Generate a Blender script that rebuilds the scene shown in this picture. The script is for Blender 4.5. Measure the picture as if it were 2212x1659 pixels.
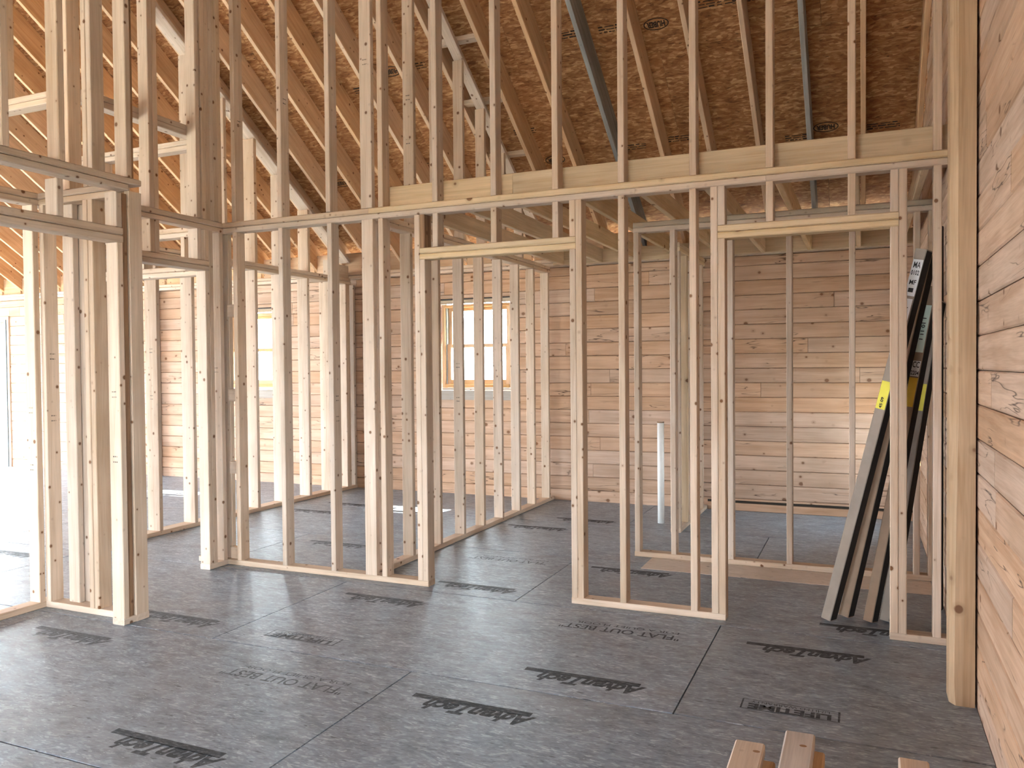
import bpy, bmesh, math, random
from mathutils import Vector, Matrix, Euler
random.seed(7)
S = bpy.context.scene
for o in list(bpy.data.objects):
    bpy.data.objects.remove(o)

# ------------------------------------------------------------------ camera
cam_d = bpy.data.cameras.new('camera')
cam_d.sensor_fit = 'HORIZONTAL'; cam_d.sensor_width = 36.0
cam_d.lens = 36.0 * 1749.35 / 2212.0
cam_d.clip_start = 0.05; cam_d.clip_end = 400
cam = bpy.data.objects.new('camera', cam_d); S.collection.objects.link(cam)
_y, _p, _r = math.radians(23.461), math.radians(-1.1875), math.radians(-0.507)
fw = Vector((-math.sin(_y)*math.cos(_p), math.cos(_y)*math.cos(_p), math.sin(_p)))
rt = Vector((math.cos(_y), math.sin(_y), 0)); up = rt.cross(fw)
rt2 = rt*math.cos(_r) + up*math.sin(_r); up2 = -rt*math.sin(_r) + up*math.cos(_r)
cam.matrix_world = Matrix(((rt2.x, up2.x, -fw.x, 0), (rt2.y, up2.y, -fw.y, 0), (rt2.z, up2.z, -fw.z, 1.4161), (0, 0, 0, 1)))
S.camera = cam

# ------------------------------------------------------------------ sky, sun, exposure
SKY = 72.0
SUN = 120.0
EXPOSURE = -0.75
world = bpy.data.worlds.new('sky'); S.world = world; world.use_nodes = True
bg = world.node_tree.nodes['Background']
bg.inputs[0].default_value = (0.79, 0.90, 1.0, 1); bg.inputs[1].default_value = SKY
sun_d = bpy.data.lights.new('sun', 'SUN'); sun_d.energy = SUN; sun_d.angle = math.radians(0.6); sun_d.color = (1, 0.95, 0.86)
sun = bpy.data.objects.new('sun', sun_d); S.collection.objects.link(sun)
sun.rotation_euler = Vector((-0.15, -0.95, -1.22)).to_track_quat('-Z', 'Y').to_euler()
sun.location = (2, 14, 14)
S.view_settings.view_transform = 'Standard'; S.view_settings.look = 'None'
S.view_settings.gamma = 1.0; S.view_settings.use_curve_mapping = False
S.view_settings.exposure = EXPOSURE
S.cycles.max_bounces = 6; S.cycles.diffuse_bounces = 4; S.cycles.transparent_max_bounces = 12
S.cycles.sample_clamp_indirect = 8.0
S.cycles.use_adaptive_sampling = True; S.cycles.adaptive_threshold = 0.2; S.cycles.adaptive_min_samples = 16
S.cycles.use_light_tree = False; S.cycles.glossy_bounces = 2; S.cycles.transmission_bounces = 2

# ------------------------------------------------------------------ house sizes (metres; camera stands over 0,0)
XL, XR = -13.2, 0.43            # inner faces of the gable walls
YB, YF = 8.10, -4.10            # inner faces of the eave walls (back, front)
TW = 0.15                       # log wall thickness
RA = 8.03                       # rafter underside: z = RA - 2/3*y  on the back slope
RIDGE = 2.0
SL = 2.0/3.0
ANG = math.atan(SL)
def under(y): return RA - SL*(y if y > RIDGE else 2*RIDGE - y)

# openings (name: fixed coordinate axis, ranges)
WIN1 = (-4.40, -3.49, 1.16, 2.19)    # back wall
WIN2 = (-7.55, -6.64, 1.16, 2.19)    # back wall
DOOR1 = (-13.1, -11.66, 0.0, 2.24)  # back wall
WIN3 = (7.45, 7.85, 0.50, 1.50)      # right wall, y range
WIN4 = (-3.8, -0.7, 0.6, 2.3)        # right wall behind the camera, unseen; guessed to suit the light
LEFT_OPEN = [(0.6, 7.9, 0.0, 2.65)]  # unseen opening, guessed and sized for the light it lets in
FRONT_OPEN = [(-12.8, -5.4, 0.0, 2.5), (-3.9, -1.2, 0.6, 2.2)]  # unseen openings behind the camera, sized by guess to light the rooms

def portal(name, loc, rot, sx, sy):
    l = bpy.data.lights.new(name, 'AREA'); l.shape = 'RECTANGLE'; l.size = sx; l.size_y = sy
    l.energy = 1.0
    l.cycles.is_portal = True
    o = bpy.data.objects.new(name, l); S.collection.objects.link(o); o.location = loc; o.rotation_euler = rot
    return o
PI = math.pi
def portal_y(name, x0, x1, z0, z1, y, toward):     # opening in a wall of constant y
    portal(name, ((x0+x1)/2, y, (z0+z1)/2), (-toward*PI/2, 0, 0) if toward > 0 else (PI/2+PI, 0, 0), x1-x0, z1-z0)
def aim(o, d): o.rotation_euler = Vector(d).to_track_quat('-Z', 'Y').to_euler()
def port(name, loc, d, sx, sy):
    o = portal(name, loc, (0, 0, 0), sx, sy); aim(o, d); return o
for i, (a, b, z0, z1) in enumerate((WIN1, WIN2, DOOR1)):
    port('daylight_back', ((a+b)/2, YB+TW+0.06, (z0+z1)/2), (0, -1, 0), b-a, z1-z0)
for (a, b, z0, z1) in (WIN3, WIN4):
    port('daylight_right', (XR+TW+0.06, (a+b)/2, (z0+z1)/2), (-1, 0, 0), b-a, z1-z0)
for (a, b, z0, z1) in LEFT_OPEN:
    port('daylight_left', (XL-TW-0.03, (a+b)/2, (z0+z1)/2), (1, 0, 0), b-a, z1-z0)
for (a, b, z0, z1) in FRONT_OPEN:
    port('daylight_front', ((a+b)/2, YF-TW-0.03, (z0+z1)/2), (0, 1, 0), b-a, z1-z0)

# ------------------------------------------------------------------ materials
def nodes_of(name):
    m = bpy.data.materials.new(name); m.use_nodes = True
    nt = m.node_tree; b = nt.nodes['Principled BSDF']
    return m, nt, b
def N(nt, t, **kw):
    n = nt.nodes.new(t)
    for k, v in kw.items():
        setattr(n, k, v)
    return n
def ramp(nt, stops, src):
    r = N(nt, 'ShaderNodeValToRGB'); e = r.color_ramp.elements
    while len(e) < len(stops): e.new(0.5)
    for el, (p, c) in zip(e, stops):
        el.position = p; el.color = (c[0], c[1], c[2], 1) if not isinstance(c, (int, float)) else (c, c, c, 1)
    nt.links.new(src, r.inputs[0]); return r.outputs[0]
def mixc(nt, a, b, fac, mode='MIX'):
    m = N(nt, 'ShaderNodeMix', data_type='RGBA', blend_type=mode)
    for s, v in ((m.inputs[0], fac), (m.inputs[6], a), (m.inputs[7], b)):
        if isinstance(v, (int, float)): s.default_value = v
        elif isinstance(v, tuple): s.default_value = (*v, 1)
        else: nt.links.new(v, s)
    return m.outputs[2]
def math_(nt, op, a, b=None, c=None):
    m = N(nt, 'ShaderNodeMath', operation=op)
    for s, v in zip(m.inputs, (a, b, c)):
        if v is None: continue
        if isinstance(v, (int, float)): s.default_value = v
        else: nt.links.new(v, s)
    return m.outputs[0]
def coords(nt, spread=37.0):
    tc = N(nt, 'ShaderNodeTexCoord'); oi = N(nt, 'ShaderNodeObjectInfo')
    va = N(nt, 'ShaderNodeVectorMath', operation='SCALE'); va.inputs[0].default_value = (1, 1.7, 0.6)
    sc = math_(nt, 'MULTIPLY', oi.outputs['Random'], spread); nt.links.new(sc, va.inputs['Scale'])
    ad = N(nt, 'ShaderNodeVectorMath', operation='ADD')
    nt.links.new(tc.outputs['Object'], ad.inputs[0]); nt.links.new(va.outputs[0], ad.inputs[1])
    return ad.outputs[0], oi.outputs['Random']
def mapped(nt, vec, scale, loc=(0, 0, 0)):
    mp = N(nt, 'ShaderNodeMapping'); nt.links.new(vec, mp.inputs[0]); mp.inputs['Scale'].default_value = scale; mp.inputs['Location'].default_value = loc
    return mp.outputs[0]
def noise(nt, vec, scale=1.0, detail=3, rough=0.55, dist=0.0):
    n = N(nt, 'ShaderNodeTexNoise'); nt.links.new(vec, n.inputs['Vector'])
    n.inputs['Scale'].default_value = scale; n.inputs['Detail'].default_value = detail; n.inputs['Roughness'].default_value = rough; n.inputs['Distortion'].default_value = dist
    return n.outputs['Fac']

def wood(name, light, dark, knot=(0.16, 0.07, 0.03), knots=1.0, knot_scale=(20, 22, 22), crack=0.0, rough=0.75, vary=0.22, stain=None):
    m, nt, b = nodes_of(name)
    v, rnd = coords(nt)
    g = noise(nt, mapped(nt, v, (1.1, 26, 26)), 1.0, 3, 0.6, 0.6)
    col = ramp(nt, [(0.30, dark), (0.52, light), (0.72, tuple(min(1, c*1.12) for c in light))], g)
    fine = noise(nt, mapped(nt, v, (6, 170, 170)), 1.0, 2)
    col = mixc(nt, col, ramp(nt, [(0.35, 0.82), (0.6, 1.0)], fine), 0.55, 'MULTIPLY')
    blot = noise(nt, mapped(nt, v, (2.2, 5, 5), (3, 8, 1)), 1.0, 2)
    col = mixc(nt, col, ramp(nt, [(0.3, tuple(0.80*x for x in (1, 0.96, 0.90))), (0.65, 1.0)], blot), 0.8, 'MULTIPLY')
    if stain:
        st = noise(nt, mapped(nt, v, (1.6, 6, 6), (9, 2, 4)), 1.0, 3, 0.6)
        col = mixc(nt, col, stain, ramp(nt, [(0.60, 0.0), (0.74, 0.55)], st))
    # knots: soft dark ellipses at random places
    if knots > 0:
        warp = mapped(nt, v, knot_scale)
        vo = N(nt, 'ShaderNodeTexVoronoi'); nt.links.new(warp, vo.inputs['Vector']); vo.inputs['Scale'].default_value = 1.0
        sep = N(nt, 'ShaderNodeSeparateColor'); nt.links.new(vo.outputs['Color'], sep.inputs[0])
        raw = math_(nt, 'SUBTRACT', sep.outputs[0], 1.0-0.30*knots)
        size = math_(nt, 'MULTIPLY', raw, 0.85/knots)
        has = ramp(nt, [(0.0, 0.0), (0.01, 1.0)], raw)
        halo = math_(nt, 'MULTIPLY', has, math_(nt, 'SUBTRACT', math_(nt, 'ADD', size, 0.14), vo.outputs['Distance']))
        core = math_(nt, 'SUBTRACT', size, vo.outputs['Distance'])
        col = mixc(nt, col, tuple(c*0.62 for c in dark), ramp(nt, [(0.0, 0.0), (0.16, 0.55)], halo))
        col = mixc(nt, col, knot, ramp(nt, [(0.0, 0.0), (0.04, 0.95)], core))
    if crack > 0:
        cr = noise(nt, mapped(nt, v, (1.0, 11, 11), (5, 5, 5)), 1.0, 3, 0.5, 0.3)
        d = math_(nt, 'ABSOLUTE', math_(nt, 'SUBTRACT', cr, 0.5))
        gate = noise(nt, mapped(nt, v, (1.7, 3, 3), (1, 7, 5)), 1.0, 1)
        k = math_(nt, 'MULTIPLY', ramp(nt, [(0.0, 1.0), (0.009, 0.0)], d), ramp(nt, [(0.52, 0.0), (0.58, crack)], gate))
        col = mixc(nt, col, (0.05, 0.025, 0.015), k)
    val = math_(nt, 'ADD', math_(nt, 'MULTIPLY', rnd, vary), 1.0 - vary*0.6)
    hs = N(nt, 'ShaderNodeHueSaturation'); nt.links.new(col, hs.inputs['Color']); nt.links.new(val, hs.inputs['Value'])
    r2 = math_(nt, 'FRACT', math_(nt, 'MULTIPLY', rnd, 17.3))
    nt.links.new(math_(nt, 'ADD', math_(nt, 'MULTIPLY', r2, 0.25), 0.87), hs.inputs['Saturation'])
    nt.links.new(hs.outputs[0], b.inputs['Base Color'])
    b.inputs['Roughness'].default_value = rough; b.inputs['Specular IOR Level'].default_value = 0.25
    return m

def flakes(name, stops, grey=None, scale=1.0, rough=0.7, stain=None, contrast=0.9, spec=0.3, mottle=0.0):
    m, nt, b = nodes_of(name)
    v, rnd = coords(nt)
    wv = noise(nt, mapped(nt, v, (3, 5, 5)), 1.0, 2)
    off = N(nt, 'ShaderNodeVectorMath', operation='MULTIPLY_ADD'); nt.links.new(wv, off.inputs[0]); off.inputs[1].default_value = (0.02, 0.10, 0.0); nt.links.new(v, off.inputs[2])
    cols = None
    for i, (sc, loc) in enumerate((((9, 30, 1), (0, 0, 0)), ((16, 52, 1), (3, 1, 0)), ((28, 85, 1), (7, 2, 0)))):
        vo = N(nt, 'ShaderNodeTexVoronoi', feature='F1', voronoi_dimensions='2D'); vo.inputs['Randomness'].default_value = 1.0
        mp = N(nt, 'ShaderNodeMapping'); nt.links.new(off.outputs[0], mp.inputs[0])
        mp.inputs['Scale'].default_value = tuple(s*scale for s in sc); mp.inputs['Rotation'].default_value = (0, 0, (0.0, 0.25, -0.3)[i]); mp.inputs['Location'].default_value = loc
        nt.links.new(mp.outputs[0], vo.inputs['Vector']); vo.inputs['Scale'].default_value = 1.0
        sep = N(nt, 'ShaderNodeSeparateColor'); nt.links.new(vo.outputs['Color'], sep.inputs[0])
        cols = sep.outputs[0] if cols is None else math_(nt, 'ADD', math_(nt, 'MULTIPLY', cols, 0.55), math_(nt, 'MULTIPLY', sep.outputs[1], 0.45))
    ft = noise(nt, mapped(nt, v, (8, 90, 8)), 1.0, 4, 0.7)
    f = math_(nt, 'ADD', math_(nt, 'MULTIPLY', cols, contrast), math_(nt, 'MULTIPLY', ft, 1.0 - contrast*0.5))
    f = math_(nt, 'MULTIPLY', f, 0.78)
    col = ramp(nt, stops, f)
    if stain:
        for loc, sc, lo, hi, c in stain:
            st = noise(nt, mapped(nt, v, sc, loc), 1.0, 4, 0.6)
            col = mixc(nt, col, c, ramp(nt, [(lo, 0.0), (hi, 0.6)], st))
    if mottle:
        mo = noise(nt, mapped(nt, v, (7, 12, 7), (4, 3, 2)), 1.0, 4, 0.7)
        col = mixc(nt, col, ramp(nt, [(0.30, 1-mottle), (0.50, 1.0), (0.72, 1+mottle*0.6)], mo), 1.0, 'MULTIPLY')
        fl = noise(nt, mapped(nt, v, (38, 120, 38), (6, 1, 8)), 1.0, 2)
        col = mixc(nt, col, tuple(min(1, c*1.5) for c in stops[-1][1]), ramp(nt, [(0.66, 0.0), (0.74, 0.6)], fl))
    sp = noise(nt, mapped(nt, v, (16, 70, 16), (2, 9, 4)), 1.0, 2)
    col = mixc(nt, col, tuple(c*0.3 for c in stops[0][1]), ramp(nt, [(0.66, 0.0), (0.74, 0.8)], sp))
    val = math_(nt, 'ADD', math_(nt, 'MULTIPLY', rnd, 0.16), 0.92)
    hs = N(nt, 'ShaderNodeHueSaturation'); nt.links.new(col, hs.inputs['Color']); nt.links.new(val, hs.inputs['Value'])
    nt.links.new(hs.outputs[0], b.inputs['Base Color'])
    b.inputs['Roughness'].default_value = rough; b.inputs['Specular IOR Level'].default_value = spec
    return m

def plain(name, c, rough=0.6, spec=0.3, metal=0.0, mottled=0.12, scale=30):
    m, nt, b = nodes_of(name)
    v, rnd = coords(nt)
    n = noise(nt, v, scale, 3)
    col = ramp(nt, [(0.3, tuple(x*(1-mottled) for x in c)), (0.7, tuple(min(1, x*(1+mottled)) for x in c))], n)
    nt.links.new(col, b.inputs['Base Color']); b.inputs['Roughness'].default_value = rough
    b.inputs['Specular IOR Level'].default_value = spec; b.inputs['Metallic'].default_value = metal
    return m

def ink(name, c, under_c, wear=0.5):
    m, nt, b = nodes_of(name)
    v, rnd = coords(nt)
    n = noise(nt, mapped(nt, v, (30, 90, 30)), 1.0, 3, 0.7)
    col = mixc(nt, c, under_c, ramp(nt, [(wear-0.08, 0.0), (wear+0.14, 0.9)], n))
    nt.links.new(col, b.inputs['Base Color']); b.inputs['Roughness'].default_value = 0.6; b.inputs['Specular IOR Level'].default_value = 0.3
    return m

M = {}
M['stud'] = wood('stud_wood', (0.63, 0.49, 0.38), (0.55, 0.405, 0.295), stain=(0.60, 0.455, 0.325), knots=1.3)
M['stud_old'] = wood('weathered_stud_wood', (0.47, 0.37, 0.27), (0.36, 0.27, 0.19), vary=0.15)
M['yellow'] = wood('yellow_pine', (0.68, 0.52, 0.345), (0.59, 0.425, 0.255), knots=0.8, knot_scale=(9, 10, 10))
M['rafter'] = wood('rafter_wood', (0.64, 0.425, 0.265), (0.55, 0.34, 0.20), knots=0.8)
M['rafter_grey'] = wood('grey_weathered_rafter', (0.30, 0.29, 0.28), (0.20, 0.19, 0.19), knots=0.6)
M['log'] = wood('log_pine', (0.50, 0.325, 0.225), (0.41, 0.245, 0.155), knots=0.95, knot_scale=(11, 13, 13), crack=0.95, vary=0.16, rough=0.8, stain=(0.46, 0.30, 0.20))
M['timber'] = wood('timber_post_wood', (0.48, 0.32, 0.19), (0.39, 0.235, 0.12), knots=1.7, knot_scale=(9, 10, 10), vary=0.0)
M['bark'] = wood('bark_edged_wood', (0.36, 0.20, 0.10), (0.20, 0.10, 0.05), knots=0.8)
M['window_wood'] = wood('window_pine', (0.63, 0.38, 0.20), (0.54, 0.29, 0.13), knots=0.0, vary=0.1)
M['osb'] = flakes('roof_osb', [(0.16, (0.10, 0.038, 0.014)), (0.40, (0.26, 0.108, 0.042)), (0.62, (0.36, 0.170, 0.070)), (0.86, (0.60, 0.36, 0.18))], contrast=0.9)
M['floor'] = flakes('grey_subfloor', [(0.15, (0.072, 0.082, 0.098)), (0.38, (0.158, 0.187, 0.226)), (0.64, (0.213, 0.253, 0.304)), (0.86, (0.40, 0.45, 0.50))], contrast=0.85, rough=0.42, spec=0.65, scale=1.9, mottle=0.38,
    stain=[((3, 1, 7), (1.1, 1.6, 1), 0.54, 0.78, (0.185, 0.150, 0.130)), ((8, 4, 2), (0.9, 1.3, 1), 0.55, 0.75, (0.235, 0.265, 0.30)), ((1, 6, 3), (3.5, 6, 1), 0.62, 0.80, (0.12, 0.10, 0.09))])
M['floor_new'] = flakes('clean_subfloor', [(0.15, (0.50, 0.40, 0.32)), (0.5, (0.60, 0.50, 0.42)), (0.85, (0.70, 0.60, 0.52))], contrast=0.5, rough=0.6)
M['gap'] = plain('dark_joint', (0.035, 0.028, 0.022), 0.9, 0.1)
M['ink'] = ink('floor_print_ink', (0.025, 0.03, 0.036), (0.14, 0.15, 0.165), 0.56)
M['ink_faint'] = ink('worn_floor_print_ink', (0.05, 0.058, 0.066), (0.145, 0.16, 0.18), 0.47)
M['ink_roof'] = ink('roof_print_ink', (0.015, 0.011, 0.009), (0.20, 0.10, 0.04), 0.60)
M['stamp'] = ink('grade_stamp_ink', (0.08, 0.07, 0.065), (0.50, 0.38, 0.26), 0.52)
M['black'] = plain('black_strip', (0.015, 0.015, 0.017), 0.6)
M['grey_board'] = wood('grey_filler_board', (0.36, 0.31, 0.27), (0.26, 0.22, 0.19), knots=0.5)
M['card'] = plain('cardboard', (0.26, 0.18, 0.125), 0.85, 0.15, mottled=0.08, scale=14)
M['card_grey'] = plain('grey_cardboard', (0.30, 0.25, 0.21), 0.85, 0.15, mottled=0.08, scale=14)
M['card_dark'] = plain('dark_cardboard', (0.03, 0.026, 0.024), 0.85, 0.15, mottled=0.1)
M['label'] = plain('white_label', (0.74, 0.74, 0.74), 0.6, mottled=0.03)
M['label_green'] = plain('pale_green_label', (0.58, 0.70, 0.62), 0.6, mottled=0.03)
M['yellow_label'] = plain('yellow_label', (0.80, 0.72, 0.10), 0.6, mottled=0.04)
M['orange_label'] = plain('orange_label', (0.78, 0.50, 0.06), 0.6, mottled=0.04)
M['print'] = plain('black_print', (0.02, 0.02, 0.02), 0.7, mottled=0.0)
M['pvc'] = plain('white_pvc', (0.82, 0.80, 0.77), 0.35, 0.5, mottled=0.02)
M['pvc_in'] = plain('pipe_end_brown', (0.30, 0.17, 0.09), 0.8)
M['ground'] = plain('grass_ground', (0.34, 0.33, 0.27), 0.9, scale=2)
M['grey_frame'] = plain('grey_door_frame', (0.09, 0.11, 0.115), 0.5)
M['liner'] = plain('window_jamb_liner', (0.42, 0.46, 0.46), 0.5)
m, nt, b = nodes_of('window_glass')
nt.nodes.remove(b)
tr = N(nt, 'ShaderNodeBsdfTransparent'); gl = N(nt, 'ShaderNodeBsdfGlossy'); gl.inputs['Roughness'].default_value = 0.02
mx = N(nt, 'ShaderNodeMixShader'); mx.inputs[0].default_value = 0.04; nt.links.new(tr.outputs[0], mx.inputs[1]); nt.links.new(gl.outputs[0], mx.inputs[2])
tr.inputs[0].default_value = (0.93, 0.96, 0.95, 1)
nt.links.new(mx.outputs[0], nt.nodes['Material Output'].inputs[0])
M['glass'] = m

# ------------------------------------------------------------------ builders
LINK = S.collection.objects.link
def top(name, loc=(0, 0, 0), label=None, cat=None, group=None, kind=None):
    o = bpy.data.objects.new(name, None); LINK(o); o.location = loc; o.empty_display_size = 0.1
    return tag(o, label, cat, group, kind)
def tag(o, label=None, cat=None, group=None, kind=None):
    if label: o['label'] = label
    if cat: o['category'] = cat
    if group: o['group'] = group
    if kind: o['kind'] = kind
    return o
def wloc(o):
    v = Vector((0, 0, 0))
    while o:
        v += o.location; o = o.parent
    return v
_cache = {}
def board_mesh(L, W, T, c):
    key = (round(L, 4), round(W, 4), round(T, 4), c)
    if key in _cache: return _cache[key]
    hw, ht = W/2, T/2
    c = min(c, hw*0.4, ht*0.4)
    sec = [(-hw+c, -ht), (hw-c, -ht), (hw, -ht+c), (hw, ht-c), (hw-c, ht), (-hw+c, ht), (-hw, ht-c), (-hw, -ht+c)]
    if c <= 0: sec = [(-hw, -ht), (hw, -ht), (hw, ht), (-hw, ht)]
    n = len(sec)
    vs = [(-L/2, y, z) for y, z in sec] + [(L/2, y, z) for y, z in sec]
    fs = [tuple(range(n))[::-1], tuple(range(n, 2*n))] + [(i, (i+1) % n, (i+1) % n + n, i+n) for i in range(n)]
    me = bpy.data.meshes.new('board'); me.from_pydata(vs, [], fs); me.update()
    _cache[key] = me
    return me
def put(name, me, mat, parent, matrix):
    """object sharing mesh data; the material sits on the object slot"""
    if not me.materials: me.materials.append(None)
    o = bpy.data.objects.new(name, me); LINK(o)
    if parent:
        o.parent = parent
        matrix = Matrix.Translation(-wloc(parent)) @ matrix
    o.matrix_basis = matrix
    o.material_slots[0].link = 'OBJECT'; o.material_slots[0].material = M[mat] if isinstance(mat, str) else mat
    return o
ROT = {'X': Matrix.Identity(4), 'Y': Matrix(((0, 1, 0, 0), (1, 0, 0, 0), (0, 0, -1, 0), (0, 0, 0, 1))), 'Z': Matrix(((0, 0, 1, 0), (0, 1, 0, 0), (-1, 0, 0, 0), (0, 0, 0, 1)))}
def stick(parent, name, x0, x1, y0, y1, z0, z1, mat='stud', axis=None, c=0.0035, jit=0.0):
    if name in ('top_plate', 'header', 'upper_plate') and z1-z0 > 0.03:
        z0 += 0.0012; z1 -= 0.0008; c = 0.0055
    d = {'X': abs(x1-x0), 'Y': abs(y1-y0), 'Z': abs(z1-z0)}
    if axis is None: axis = max(d, key=d.get)
    if axis == 'X': L, W, T = d['X'], d['Y'], d['Z']
    elif axis == 'Y': L, W, T = d['Y'], d['X'], d['Z']
    else: L, W, T = d['Z'], d['Y'], d['X']
    R = ROT[axis]
    if jit: R = Matrix.Rotation(random.uniform(-jit, jit), 4, 'Z') @ R
    return put(name, board_mesh(L, W, T, c), mat, parent, Matrix.Translation(((x0+x1)/2, (y0+y1)/2, (z0+z1)/2)) @ R)
def sloped(parent, name, x0, x1, ya, yb, a, depth, mat, c=0.0035):
    """board along the roof slope; its underside lies on z = a - 2/3*y (back slope), perpendicular depth `depth`"""
    L = (yb-ya)/math.cos(ANG); W = x1-x0
    ym = (ya+yb)/2; zm = a - SL*ym
    n = Vector((0, math.sin(ANG), math.cos(ANG)))
    t = Vector((0, math.cos(ANG), -math.sin(ANG)))
    ctr = Vector(((x0+x1)/2, ym, zm)) + n*depth/2
    wv = t.cross(n)    # handed width axis
    wv = n.cross(t)
    R = Matrix(((t.x, wv.x, n.x, ctr.x), (t.y, wv.y, n.y, ctr.y), (t.z, wv.z, n.z, ctr.z), (0, 0, 0, 1)))
    return put(name, board_mesh(L, W, depth, c), mat, parent, R)
def mesh_obj(name, bm, mat, parent=None, loc=(0, 0, 0), smooth=False):
    me = bpy.data.meshes.new(name); bm.to_mesh(me); bm.free()
    me.materials.append(M[mat] if isinstance(mat, str) else mat)
    o = bpy.data.objects.new(name, me); LINK(o)
    if parent: o.parent = parent; o.location = Vector(loc) - wloc(parent)
    else: o.location = loc
    if smooth:
        for p in me.polygons: p.use_smooth = True
    return o
def bm_box(bm, x0, x1, y0, y1, z0, z1):
    v = [bm.verts.new(p) for p in ((x0, y0, z0), (x1, y0, z0), (x1, y1, z0), (x0, y1, z0), (x0, y0, z1), (x1, y0, z1), (x1, y1, z1), (x0, y1, z1))]
    for f in ((0, 3, 2, 1), (4, 5, 6, 7), (0, 1, 5, 4), (1, 2, 6, 5), (2, 3, 7, 6), (3, 0, 4, 7)):
        bm.faces.new([v[i] for i in f])
_tcache = {}
def text_mesh(s, size, shear=0.0, bold=0.0, spacing=1.0):
    key = (s, size, shear, bold, spacing)
    if key in _tcache: return _tcache[key]
    cu = bpy.data.curves.new('lettering', 'FONT'); cu.body = s; cu.size = size; cu.shear = shear; cu.offset = bold; cu.space_character = spacing
    cu.align_x = 'CENTER'; cu.align_y = 'CENTER'; cu.resolution_u = 3
    o = bpy.data.objects.new('lettering', cu); LINK(o)
    bpy.context.view_layer.update()
    me = bpy.data.meshes.new_from_object(o.evaluated_get(bpy.context.evaluated_depsgraph_get()))
    bpy.data.objects.remove(o); me.materials.clear(); me.materials.append(None)
    _tcache[key] = me
    return me
def text(parent, name, s, size, mat, matrix, shear=0.0, bold=0.0, spacing=1.0, width=None):
    me = text_mesh(s, size, shear, bold, spacing)
    if width:
        xs = [v.co.x for v in me.vertices]; k = width/(max(xs)-min(xs))
        matrix = matrix @ Matrix.Diagonal((k, 1, 1, 1))
    return put(name, me, mat, parent, matrix)

# ------------------------------------------------------------------ ground outside
bm = bmesh.new(); bm_box(bm, -80, 70, -70, 90, -0.9, -0.6)
tag(mesh_obj('ground', bm, 'ground'), kind='structure')

# ------------------------------------------------------------------ floor of sheathing panels
floor = top('floor', (0, 0, 0), kind='structure')
bm = bmesh.new(); bm_box(bm, XL-TW, XR+TW, YF-TW, YB+TW, -0.30, -0.021)
mesh_obj('subfloor_deck', bm, 'gap', floor)
panels = []
PW, PL = 1.2192, 2.4384
row = 0
k = -6
while True:
    y0 = 2.035 + PW*k; y1 = y0 + PW
    if y0 > YB: break
    k += 1
    cy0, cy1 = max(y0, YF), min(y1, YB)
    if cy1 - cy0 < 0.02: continue
    off = -0.711 if (k-1) % 2 == 1 else -1.935
    j = 4
    while True:
        x1 = off + PL*j; x0 = x1 - PL; j -= 1
        if x1 < XL: break
        cx0, cx1 = max(x0, XL), min(x1, XR)
        if cx1 - cx0 < 0.02: continue
        g = 0.0032
        o = stick(floor, 'floor_panel', cx0+g, cx1-g, cy0+g, cy1-g, -0.0195, 0.0, 'floor', axis='X', c=0.0015)
        panels.append((cx0, cx1, cy0, cy1, o))
def panel_at(x, y):
    for p in panels:
        if p[0] <= x <= p[1] and p[2] <= y <= p[3]: return p[4]
    return floor
# lettering printed on the panels (it reads from the far side of the room)
FLIP = Matrix.Rotation(PI, 4, 'Z')
def at_floor(x, y, z=0.0005): return Matrix.Translation((x, y, z)) @ FLIP
def on(o, name, s, size, mat, m, **kw):
    # parent carries a rotation of its own, so undo it
    me = text_mesh(s, size, kw.get('shear', 0), kw.get('bold', 0), kw.get('spacing', 1))
    if kw.get('width'):
        xs = [v.co.x for v in me.vertices]; m = m @ Matrix.Diagonal((kw['width']/(max(xs)-min(xs)), 1, 1, 1))
    return attach(o, name, me, mat, m)
def world_m(o):
    mtx = o.matrix_basis.copy(); p = o.parent
    while p: mtx = p.matrix_basis @ mtx; p = p.parent
    return mtx
def attach(parent, name, me, mat, m):
    if not me.materials: me.materials.append(None)
    o = bpy.data.objects.new(name, me); LINK(o); o.parent = parent
    o.matrix_basis = world_m(parent).inverted() @ m
    o.material_slots[0].link = 'OBJECT'; o.material_slots[0].material = M[mat]
    return o
def quad_mesh(name, rects, key=None):
    me = bpy.data.meshes.new(name); vs = []; fs = []
    for (x0, x1, y0, y1) in rects:
        b0 = len(vs); vs += [(x0, y0, 0), (x1, y0, 0), (x1, y1, 0), (x0, y1, 0)]; fs.append((b0, b0+1, b0+2, b0+3))
    me.from_pydata(vs, [], fs); me.materials.append(None); return me
BAR = quad_mesh('print_bar', [(-0.275, 0.275, -0.020, 0.020)])
def advantech(x, y, mat='ink'):
    p = panel_at(x+0.3, y-0.03)
    attach(p, 'printed_bar', BAR, mat, at_floor(x+0.275, y-0.012))
    on(p, 'printed_lettering', 'AdvanTech', 0.125, mat, at_floor(x+0.335, y-0.070), shear=0.42, bold=0.0055, width=0.50)
for x, y, mt in ((-1.789, 3.035, 'ink'), (-1.457, 3.50, 'ink'), (-0.546, 4.249, 'ink'), (-2.705, 2.284, 'ink'), (-4.195, 3.053, 'ink_faint'), (-3.87, 3.496, 'ink_faint'),
                 (-2.99, 4.249, 'ink_faint'), (-2.584, 4.715, 'ink_faint'), (-1.763, 5.457, 'ink'), (-0.219, 4.709, 'ink'), (-2.93, 6.65, 'ink'), (-2.638, 7.12, 'ink'),
                 (-5.30, 6.62, 'ink'), (-5.20, 7.09, 'ink'), (-4.187, 5.454, 'ink_faint'), (-6.4, 4.25, 'ink_faint'), (-7.7, 6.64, 'ink_faint')):
    advantech(x, y, mt)
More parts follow.
